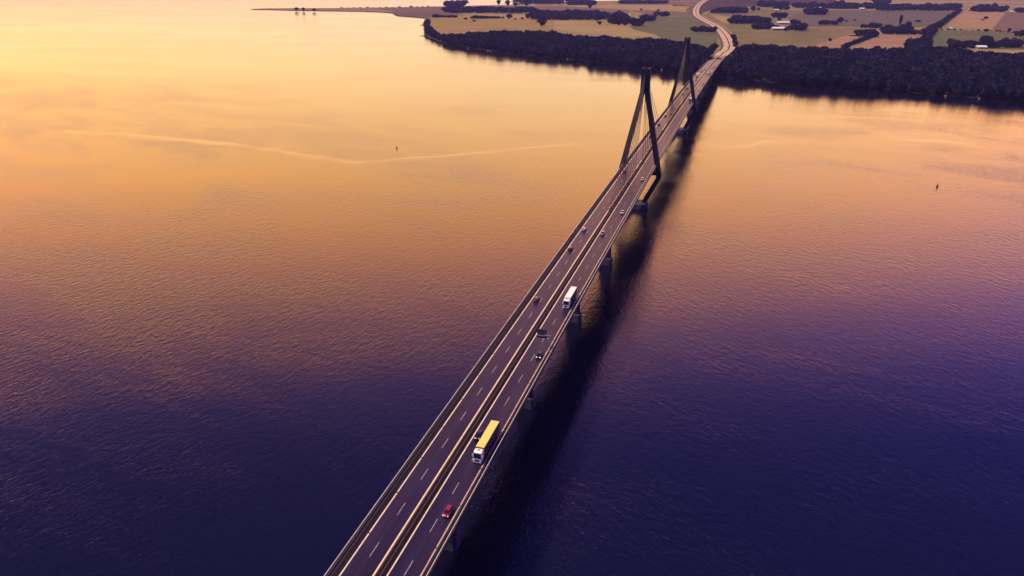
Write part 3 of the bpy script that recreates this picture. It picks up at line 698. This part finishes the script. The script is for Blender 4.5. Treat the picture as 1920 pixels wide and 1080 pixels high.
def foliage(name, trees, near=False, parent=None, tint=None):
    """trees: list of (x, y, z, height, radius); one mesh"""
    T = TEMPL_N if near else TEMPL_F
    tr = np.array(trees); VV = []; FF = []; TT = []; nv = 0
    idx = rng.integers(0, len(T), len(tr))
    for ti in range(len(T)):
        sel = tr[idx == ti]
        if not len(sel): continue
        tv, tf = T[ti]; k = len(sel)
        a = rng.uniform(0,6.28,k); ca, sa = np.cos(a)[:,None], np.sin(a)[:,None]
        x = tv[None,:,0]*ca-tv[None,:,1]*sa; y = tv[None,:,0]*sa+tv[None,:,1]*ca; z = np.repeat(tv[None,:,2],k,0)
        V = np.stack([x*sel[:,4:5]+sel[:,0:1], y*sel[:,4:5]+sel[:,1:2], z*sel[:,3:4]+sel[:,2:3]],2)
        VV.append(V.reshape(-1,3)); FF.append((tf[None]+(np.arange(k)*len(tv))[:,None,None]).reshape(-1,3)+nv); nv += k*len(tv)
        t = rng.beta(.9,1.5,k) if tint is None else np.full(k, tint); TT.append(np.repeat(t,len(tv)))
    V = np.concatenate(VV).astype(np.float32); F = np.concatenate(FF).astype(np.int32); T_ = np.concatenate(TT).astype(np.float32)
    me = bpy.data.meshes.new(name); me.vertices.add(len(V)); me.vertices.foreach_set('co', V.ravel())
    me.loops.add(F.size); me.loops.foreach_set('vertex_index', F.ravel()); me.polygons.add(len(F))
    me.polygons.foreach_set('loop_start', np.arange(0,F.size,3,dtype=np.int32)); me.polygons.foreach_set('loop_total', np.full(len(F),3,dtype=np.int32))
    at_ = me.attributes.new('tint','FLOAT','POINT'); at_.data.foreach_set('value', T_)
    me.update(calc_edges=True); me.materials.append(LEAF)
    o = bpy.data.objects.new(name, me); link(o, parent)
    if parent: TREE.setdefault(parent.name, []).append(o)
    return o
def inside(pts, poly):
    x, y = pts[:,0], pts[:,1]; r = np.zeros(len(x), bool); n = len(poly)
    for i in range(n):
        x1, y1 = poly[i]; x2, y2 = poly[(i+1)%n]
        c = ((y1 > y) != (y2 > y)) & (x < (x2-x1)*(y-y1)/(y2-y1+1e-9)+x1); r ^= c
    return r
def scatter(poly, sp, h, rad, jitter=.45, road=True):
    P_ = [tuple(at(x,y,LZ)[:2]) for x,y in poly]; xs = [p[0] for p in P_]; ys_ = [p[1] for p in P_]
    gx, gy = np.meshgrid(np.arange(min(xs),max(xs)+sp,sp), np.arange(min(ys_),max(ys_)+sp,sp))
    q = np.stack([gx.ravel(), gy.ravel()],1)+rng.uniform(-jitter*sp,jitter*sp,(gx.size,2)); q = q[inside(q,P_)]
    if road and len(q):
        rp = np.array([(p.x,p.y) for p in rc]+[(0,y) for y in range(760,1000,30)]); wd = np.array([19+1.5*max(0,rz(p.y)-4) for p in rc]+[14]*8)
        d = np.sqrt(((q[:,None]-rp[None])**2).sum(2))-wd[None]; q = q[d.min(1) > 0]
    out_ = []
    for x, y in q:
        big = mnoise.noise(Vector((x*.012,y*.012,0)))
        fine = mnoise.noise(Vector((x*.045,y*.045,5))); s_ = (1+.45*big+.35*fine)*rng.choice([.5,.75,1.0,1.25,1.6],p=[.22,.26,.24,.18,.10]); hh = h*(.48+.62*min(s_,1.6)); out_.append((x,y,LZ-.5,hh,rad*s_*rng.uniform(.9,1.15)))
    return out_
def wood(poly, label, sp=9, h=13, rad=5.6, near=False, name='woodland'):
    t = scatter(poly, sp, h, rad)
    if not t: print('EMPTY', label); return
    print(name, label[:30], len(t))
    return tag(foliage(name, t, near), label, 'wood', kind='stuff')
wood([(820,75.5),(866,86),(960,99.6),(1020,105.6),(1100,114.6),(1180,123.8),(1250,131.2),(1300,136.6),(1342,142.8),(1352,120),(1350,104),(1336,101),(1300,98),(1262,91),(1240,86),(1200,86),(1140,83),(1100,81),(1060,75),(1030,71.5),(990,69),(940,70),(900,72),(870,75)],
     'dense dark woodland along the shore left of the bridge', 10.5, 14, 8.2, True)
wood([(1346,142.8),(1400,149),(1460,155),(1530,161),(1620,167),(1700,173),(1800,181),(1920,189),(2060,199),(2350,222),(2300,130),(2060,120),(1930,117),(1860,113),(1810,108),(1770,104),(1735,103),(1700,104),(1660,108),(1600,106),(1540,103),(1500,103),(1440,100),(1400,100),(1382,101),(1372,112)],
     'dense dark woodland along the shore right of the bridge', 11, 14, 8.6, True)
wood([(1696,106),(1740,104),(1742,92),(1736,84),(1705,86),(1700,94)], 'dark tongue of trees reaching up between the clay field and the green field', 10, 15, 7)
wood([(797,42),(804,43),(806,56),(809,63),(822,70),(840,73),(864,77),(862,84.5),(835,77.5),(812,71.5),(798.5,64),(799,54)], 'thin belt of shrubs and trees on the point of the shore', 10, 11, 6)
def grove(x0, x1, yb, dy, label, h=12, rad=8, sp=15):
    """long low clump of trees"""
    poly = [(x0,yb-dy*.3),(x0+(x1-x0)*.1,yb),(x1-(x1-x0)*.08,yb),(x1,yb-dy*.4),(x1-(x1-x0)*.12,yb-dy),(x0+(x1-x0)*.15,yb-dy)]
    return wood(poly, label, sp, h, rad, name='grove')
grove(830,1012,25,5,'long dark wood on the headland behind the orange fields',17,13,22)
grove(832,871,13.5,2.5,'tall clump of trees standing above the left end of the headland wood',24,16,24)
grove(988,1138,38,9,'broad dark wood beside the farm left of the motorway',18,11,18)
grove(808,860,33.5,2.2,'low hedge of bushes near the tip of the orange field',8,8,16)
grove(882,946,35.5,1.6,'row of low bushes across the orange field',9,8,14)
grove(1141,1180,45.5,7,'rounded clump of pale trees in front of the farm',24,12,15)
grove(1183,1204,49.5,3,'dark clump of trees at the near corner of the farm',20,10,13)
grove(1203,1226,40,4,'small wood right of the farm houses',15,9,13)
grove(1224,1252,31.5,3,'loose trees beyond the farm towards the motorway',12,8,13)
grove(1298,1342,60.5,5,'low wood touching the left side of the motorway bend',9,7,12)
grove(1331,1404,25.5,3,'long dark grove just right of the motorway top bend',17,11,18)
grove(1366,1444,45,6.5,'oval dark grove in the olive field right of the motorway',15,10,15)
grove(1410,1462,55.3,3.5,'trees in a row left of the pale roofed barn',12,8,13)
grove(1471,1512,58,4,'trees between the two pale barns',13,8,13)
grove(1449,1474,34,3,'square copse beyond the far pale barn',13,8,14)
grove(1479,1500,45,2.2,'low bushes at the right end of the far pale barn',9,7,12)
grove(1420,1480,14,2.5,'purple distant wood on the skyline right of the motorway',22,14,22)
grove(1449,1478,19,1.6,'small distant grove beside a pale roof',13,11,18)
grove(1483,1546,15.5,2,'distant row of trees in front of the village',20,13,20)
grove(1508,1550,28,3.2,'island of trees in the grey green field',18,10,16)
grove(1536,1568,46.6,2.3,'low grove at the middle of the big green field',10,8,13)
grove(1546,1640,17,2.8,'left part of the far village tree belt',18,13,20)
grove(1642,1722,20,3.2,'middle part of the far village tree belt',19,13,20)
grove(1722,1798,20.5,3.6,'right part of the far village tree belt',21,13,20)
grove(1613,1652,53,2.5,'low bushes above the clay fields',10,8,13)
grove(1600,1646,69,4.5,'dark wood behind the low grey barn',12,8,12)
grove(1651,1710,65,6.5,'big dark wood above the clay field with a spire-like poplar',14,9,13)
grove(1708,1734,65.5,3.5,'low trees right of the big wood above the clay field',9,7,12)
grove(1786,1918,91,5,'long dark farmstead wood around the white roofed barn',13,8,12)
grove(1823,1886,22.5,4,'distant dark wood above the striped field',19,12,18)
grove(1902,1960,24.5,2,'distant wood at the right edge of the photo',17,12,18)
grove(1903,1922,69,5,'dark clump of trees at the right edge beside the green field',13,8,12)
grove(1340,1482,5,2.5,'hazy purple forest at the very top right of the motorway',24,18,30)
grove(1160,1250,7.5,2,'hazy grove left of the top of the motorway',14,14,24)
grove(1060,1116,10,2.0,'hazy trees by the far water',20,15,24)
grove(962,1058,5,1.5,'thin line of trees on the far island',14,16,28)
grove(1640,1665,10,3,'rounded hazy wood above the village',26,18,26)
grove(1550,1582,8,2,'thin hazy wood above the middle of the village',16,14,26)
grove(955,1100,3,1.2,'hazy line of trees on the far coast',16,16,30)
def hedge(pts, label, h=7, rad=5, sp=8):
    t = []; w_ = [at(x,y,LZ) for x,y in pts]
    for a, b_ in zip(w_, w_[1:]):
        n_ = max(2, int((b_-a).length/sp))
        for k in range(n_):
            p = a.lerp(b_, k/n_); s_ = rng.uniform(.6,1.4); t.append((p.x+rng.uniform(-3,3),p.y+rng.uniform(-3,3),LZ-.5,h*s_,rad*s_))
    tag(foliage('hedgerow', t), label, 'hedgerow', kind='stuff')
hedge([(1580,92),(1600,83),(1622,75),(1645,67)], 'hedgerow running diagonally between the two clay fields',8,6)
hedge([(1733,66),(1745,57),(1755,52),(1768,45),(1784,33),(1799,22)], 'hedgerow with trees between the grey green and striped fields',12,8,9)
hedge([(1722,92),(1735,80),(1741,68),(1748,58)], 'thick hedgerow between the clay field and the green field',13,9,9)
hedge([(1752,55.5),(1800,57),(1860,58.5),(1915,63)], 'thin hedge along the top of the green field',4,4,14)
hedge([(1374,70),(1377,78),(1378.5,90)], 'short hedge between the motorway and the clay track',8,4,9)
hedge([(1262,11),(1300,12.5),(1330,11.5)], 'thin hedge across the top of the motorway',6,7,16)
hedge([(640,15.6),(700,15),(760,14),(835,12.5)], 'low scrub along the far side of the spit',6,8,30)
def tree(px, py, h, rad, label, tint=.35, cat_='tree', grp=None):
    p = at(px, py, LZ); o = empty(cat_ if cat_ != 'tree' else 'tree', (p.x,p.y,LZ))
    b = MB(); b.tube((0,0,-.3),(0,0,h*.35),rad*.09,rad*.05); b.tube((0,0,h*.3),(rad*.4,0,h*.6),rad*.04,rad*.02); b.tube((0,0,h*.3),(-rad*.35,rad*.2,h*.62),rad*.04,rad*.02); b.build('trunk', M['trunk'], o)
    foliage('crown', [(0,0,h*.12,h*.88,rad)], True, o, tint)
    return tag(o, label, cat_, grp)
for a in ((955,36,19,13,'big round tree standing in the orange field above the shore wood'),(873,37,8,8,'small round bush left of the hedge in the orange field'),(889,40.5,5,8,'lowest flat bush in the orange field'),
    (979,37,9,6,'little tree just right of the big round tree'),(966,37.5,6,5,'tiny bush at the foot of the big round tree'),(1016,50,26,17,'tallest crown swelling above the left shore woodland'),
    (556,20.3,15,11,'leftmost tree of the three on the spit shore'),(569,20.6,15,9,'middle tree of the three on the spit shore'),(589,21.3,13,10,'rightmost tree of the three on the spit shore'),
    (935,10,30,12,'lone tree sticking up above the headland wood, leftmost'),(952,12,32,14,'lone tree sticking up above the headland wood, second from left'),(988,13,45,20,'tall pointed tree above the right end of the headland wood'),(966,12,20,16,'rounded tree left of the tall pointed one on the headland'),
    (1106,17,30,13,'single tree above the broad wood by the farm'),(1118,40,19,13,'round tree left of the farm clump'),(1124,47,12,8,'small dark tree below the farm clump'),(1160,48,9,6,'small tree in front of the farm hedge, left one'),(1172,48.5,9,6,'small tree in front of the farm hedge, right one'),
    (1213,40,20,9,'taller tree beside the farm houses'),(1234,22,12,7,'small tree on the skyline right of the farm'),(1202,20,10,6,'tiny tree on the far side of the farm'),
    (1339,95,15,9,'round tree inside the motorway bend above the woodland'),(1412,22,24,13,'round tree at the right end of the long grove'),(1422,20.5,15,9,'small tree right of the round tree by the long grove'),
    (1556,78,8,5,'solitary bush in the clay field'),(1575,44,19,12,'round tree standing right of the low grove in the green field'),(1587,41,6,7,'small bush right of the round tree in the green field'),(1602,39,5,7,'bush farthest right on the green field ridge'),
    (1643,98,13,9,'round tree at the edge of the woodland below the clay field'),(1687,49,34,6,'tall slim poplar above the big dark wood'),(1703,51,18,9,'tree at the right shoulder of the big dark wood'),(1721,42,8,12,'elongated bush alone in the grey green field'),
    (1664,22,4,8,'faint bush near the top of the grey green field'),(1780,88,19,7,'upright tree left of the farmstead wood'),(1846,90,27,16,'tallest crown in the farmstead wood above the white barn'),
    (1848,36,10,9,'bush in the striped field, right one'),(1842,38,4,8,'bush in the striped field, low left one'),(1849,60,9,8,'dark bush at the corner of the striped field'),(1892,59,9,5,'little tree on the thin hedge'),
    (1864,18,30,13,'tall tree rising above the distant wood over the striped field'),(1473,59,10,7,'tree tucked against the near pale barn'),(1413,55.5,14,7,'first tree at the left end of the barn row'),(1461,39,10,8,'tree at the left end of the far pale barn'),
    (1748,64,17,14,'broad tree where the hedgerows meet'),(1760,54,20,14,'broad tree beside the small white house')):
    tree(*a, tint=random.uniform(.15,.6))

# ------------------------------------------------------------------ farm buildings
def barn(px0, px1, py, h, label, roof='roofw', depth=14, name='barn', cat_='barn'):
    a = at(px0, py, LZ); b_ = at(px1, py, LZ); d = (b_-a); Lb = d.length; ang = math.atan2(d.y, d.x)
    o = empty(name, (*((a+b_)/2)[:2], LZ), ang); hx, hy, e = Lb/2, depth/2, h*.55
    b = MB(); b.box(-hx,hx,-hy,hy,-.3,e); b.add([(-hx,-hy,e),(-hx,hy,e),(-hx,0,h-.2)],[(0,1,2)]); b.add([(hx,-hy,e),(hx,hy,e),(hx,0,h-.2)],[(0,2,1)]); b.build('wall', M['wall'], o)
    b = MB()
    for s_ in (-1,1):
        b.hexa([(-hx-.6,s_*(hy+.6),e-.1),(hx+.6,s_*(hy+.6),e-.1),(hx+.6,0,h),(-hx-.6,0,h)],[(-hx-.6,s_*(hy+.6),e+.25),(hx+.6,s_*(hy+.6),e+.25),(hx+.6,0,h+.35),(-hx-.6,0,h+.35)])
    b.build('roof', M[roof], o)
    b = MB(); b.box(-hx*.25,hx*.05,-hy-.08,-hy-.01,0,e*.8); b.build('door', M['door'], o)
    return tag(o, label, cat_)
barn(1447,1472,56.5,9,'long pale roofed barn nearest in the farm right of the motorway',depth=20)
barn(1456,1479,45.5,9,'long pale roofed barn at the back of the farm right of the motorway',depth=18)
barn(1497,1510,54.5,9,'short pale roofed barn at the right end of the farm',depth=20)
barn(1434,1445,42.8,5,'low pale shed at the end of the oval grove',depth=9)
barn(1590,1612,67.8,6,'low grey barn above the left clay field',roof='wall',depth=10)
barn(1829,1847,91.3,7,'bright white roofed barn at the edge of the farmstead wood',depth=16)
barn(1451,1460,20,7,'small pale roof in the distant grove',depth=14)
barn(1527,1539,16.8,9,'pale roofed barn at the left end of the far village',depth=18)
barn(1611,1620,18.2,9,'pale roofed building in the left part of the far village',depth=16)
barn(1727,1730,19,8,'tiny pale house in the middle of the far village',depth=10,name='house',cat_='house')
barn(1779,1784,55.5,7,'small white house beside the hedgerow under the striped field',depth=9,name='house',cat_='house')
barn(1815,1820,20,9,'small white house at the top left of the striped field',depth=12,name='house',cat_='house')
barn(1893,1897,24.5,9,'small white house at the top right of the striped field',depth=12,name='house',cat_='house')
barn(1175,1180,32,12,'bright white gabled house among the farm trees left of the motorway',depth=12,name='house',cat_='house')
barn(1181,1191,39.5,7,'low reddish farmhouse left of the motorway',roof='roofr',depth=9,name='house',cat_='house')
barn(1232,1238,32.5,6,'small dull farmhouse beyond the farm trees',roof='roofr',depth=9,name='house',cat_='house')
# groynes and boulders on the shore
for x0, x1, y, lb in ((786,799,47.2,'upper thin stone spit poking into the water at the point'),(787,799,67.2,'lower thin stone spit poking into the water at the point')):
    a = at(x0,y,0); b_ = at(x1,y+.6,0); b = MB(); n_ = 9
    rings = []
    for k in range(n_):
        p = a.lerp(b_, k/(n_-1)); r_ = 1.2+3.5*k/(n_-1)*random.uniform(.8,1.2)
        rings.append([(p.x, p.y-r_*2, -1), (p.x, p.y-r_, .5+k*.12), (p.x, p.y+r_, .5+k*.12), (p.x, p.y+r_*2, -1)])
    b.loft(rings); tag(b.build('groyne', m_shore), lb, 'groyne')
for i, (x, y, lb) in enumerate(((877.5,90.3,'pale boulder at the left end of the shore woodland'),(915,94.8,'wide pale boulder on the beach, left one'),(920,95.4,'pale boulder on the beach right beside the wide one'),(1064,110.5,'pale stone on the beach near the middle of the left woodland'),
    (1241,130.5,'pale stone on the beach left of the far pylon'),(1773,179.8,'pale stone on the beach under the right woodland'),(1836,184.8,'pale stone on the beach at the far right'))):
    p = at(x,y,1.0); v, f = IV.copy(), IF_; nz = np.array([mnoise.noise(Vector(q)*1.3+Vector((i*5,0,0))) for q in v]); v = v*(1+.35*nz)[:,None]*np.array([1.9,1.3,.9])+np.array([p.x,p.y,.9])
    b = MB(); b.add(v.tolist(), f.tolist()); tag(b.build('boulder', M['rock']), lb, 'rock', 'pale stones along the beach')

# ------------------------------------------------------------------ haze
def haze():
    b = MB(); b.box(-EXT-300,EXT+300,-2800,EXT+300,-3,160)
    m = bpy.data.materials.new('haze_air'); m.use_nodes = True; n = m.node_tree.nodes; n.remove(n['Principled BSDF'])
    v = n.new('ShaderNodeVolumePrincipled'); v.inputs['Color'].default_value = (.36,.35,.85,1); v.inputs['Density'].default_value = HAZE; v.inputs['Anisotropy'].default_value = .2
    m.node_tree.links.new(v.outputs[0], n['Material Output'].inputs['Volume'])
    o = b.build('haze', m); tag(o, 'thin warm haze over the water and the far farmland', kind='stuff')
HAZE = 5e-5
haze()
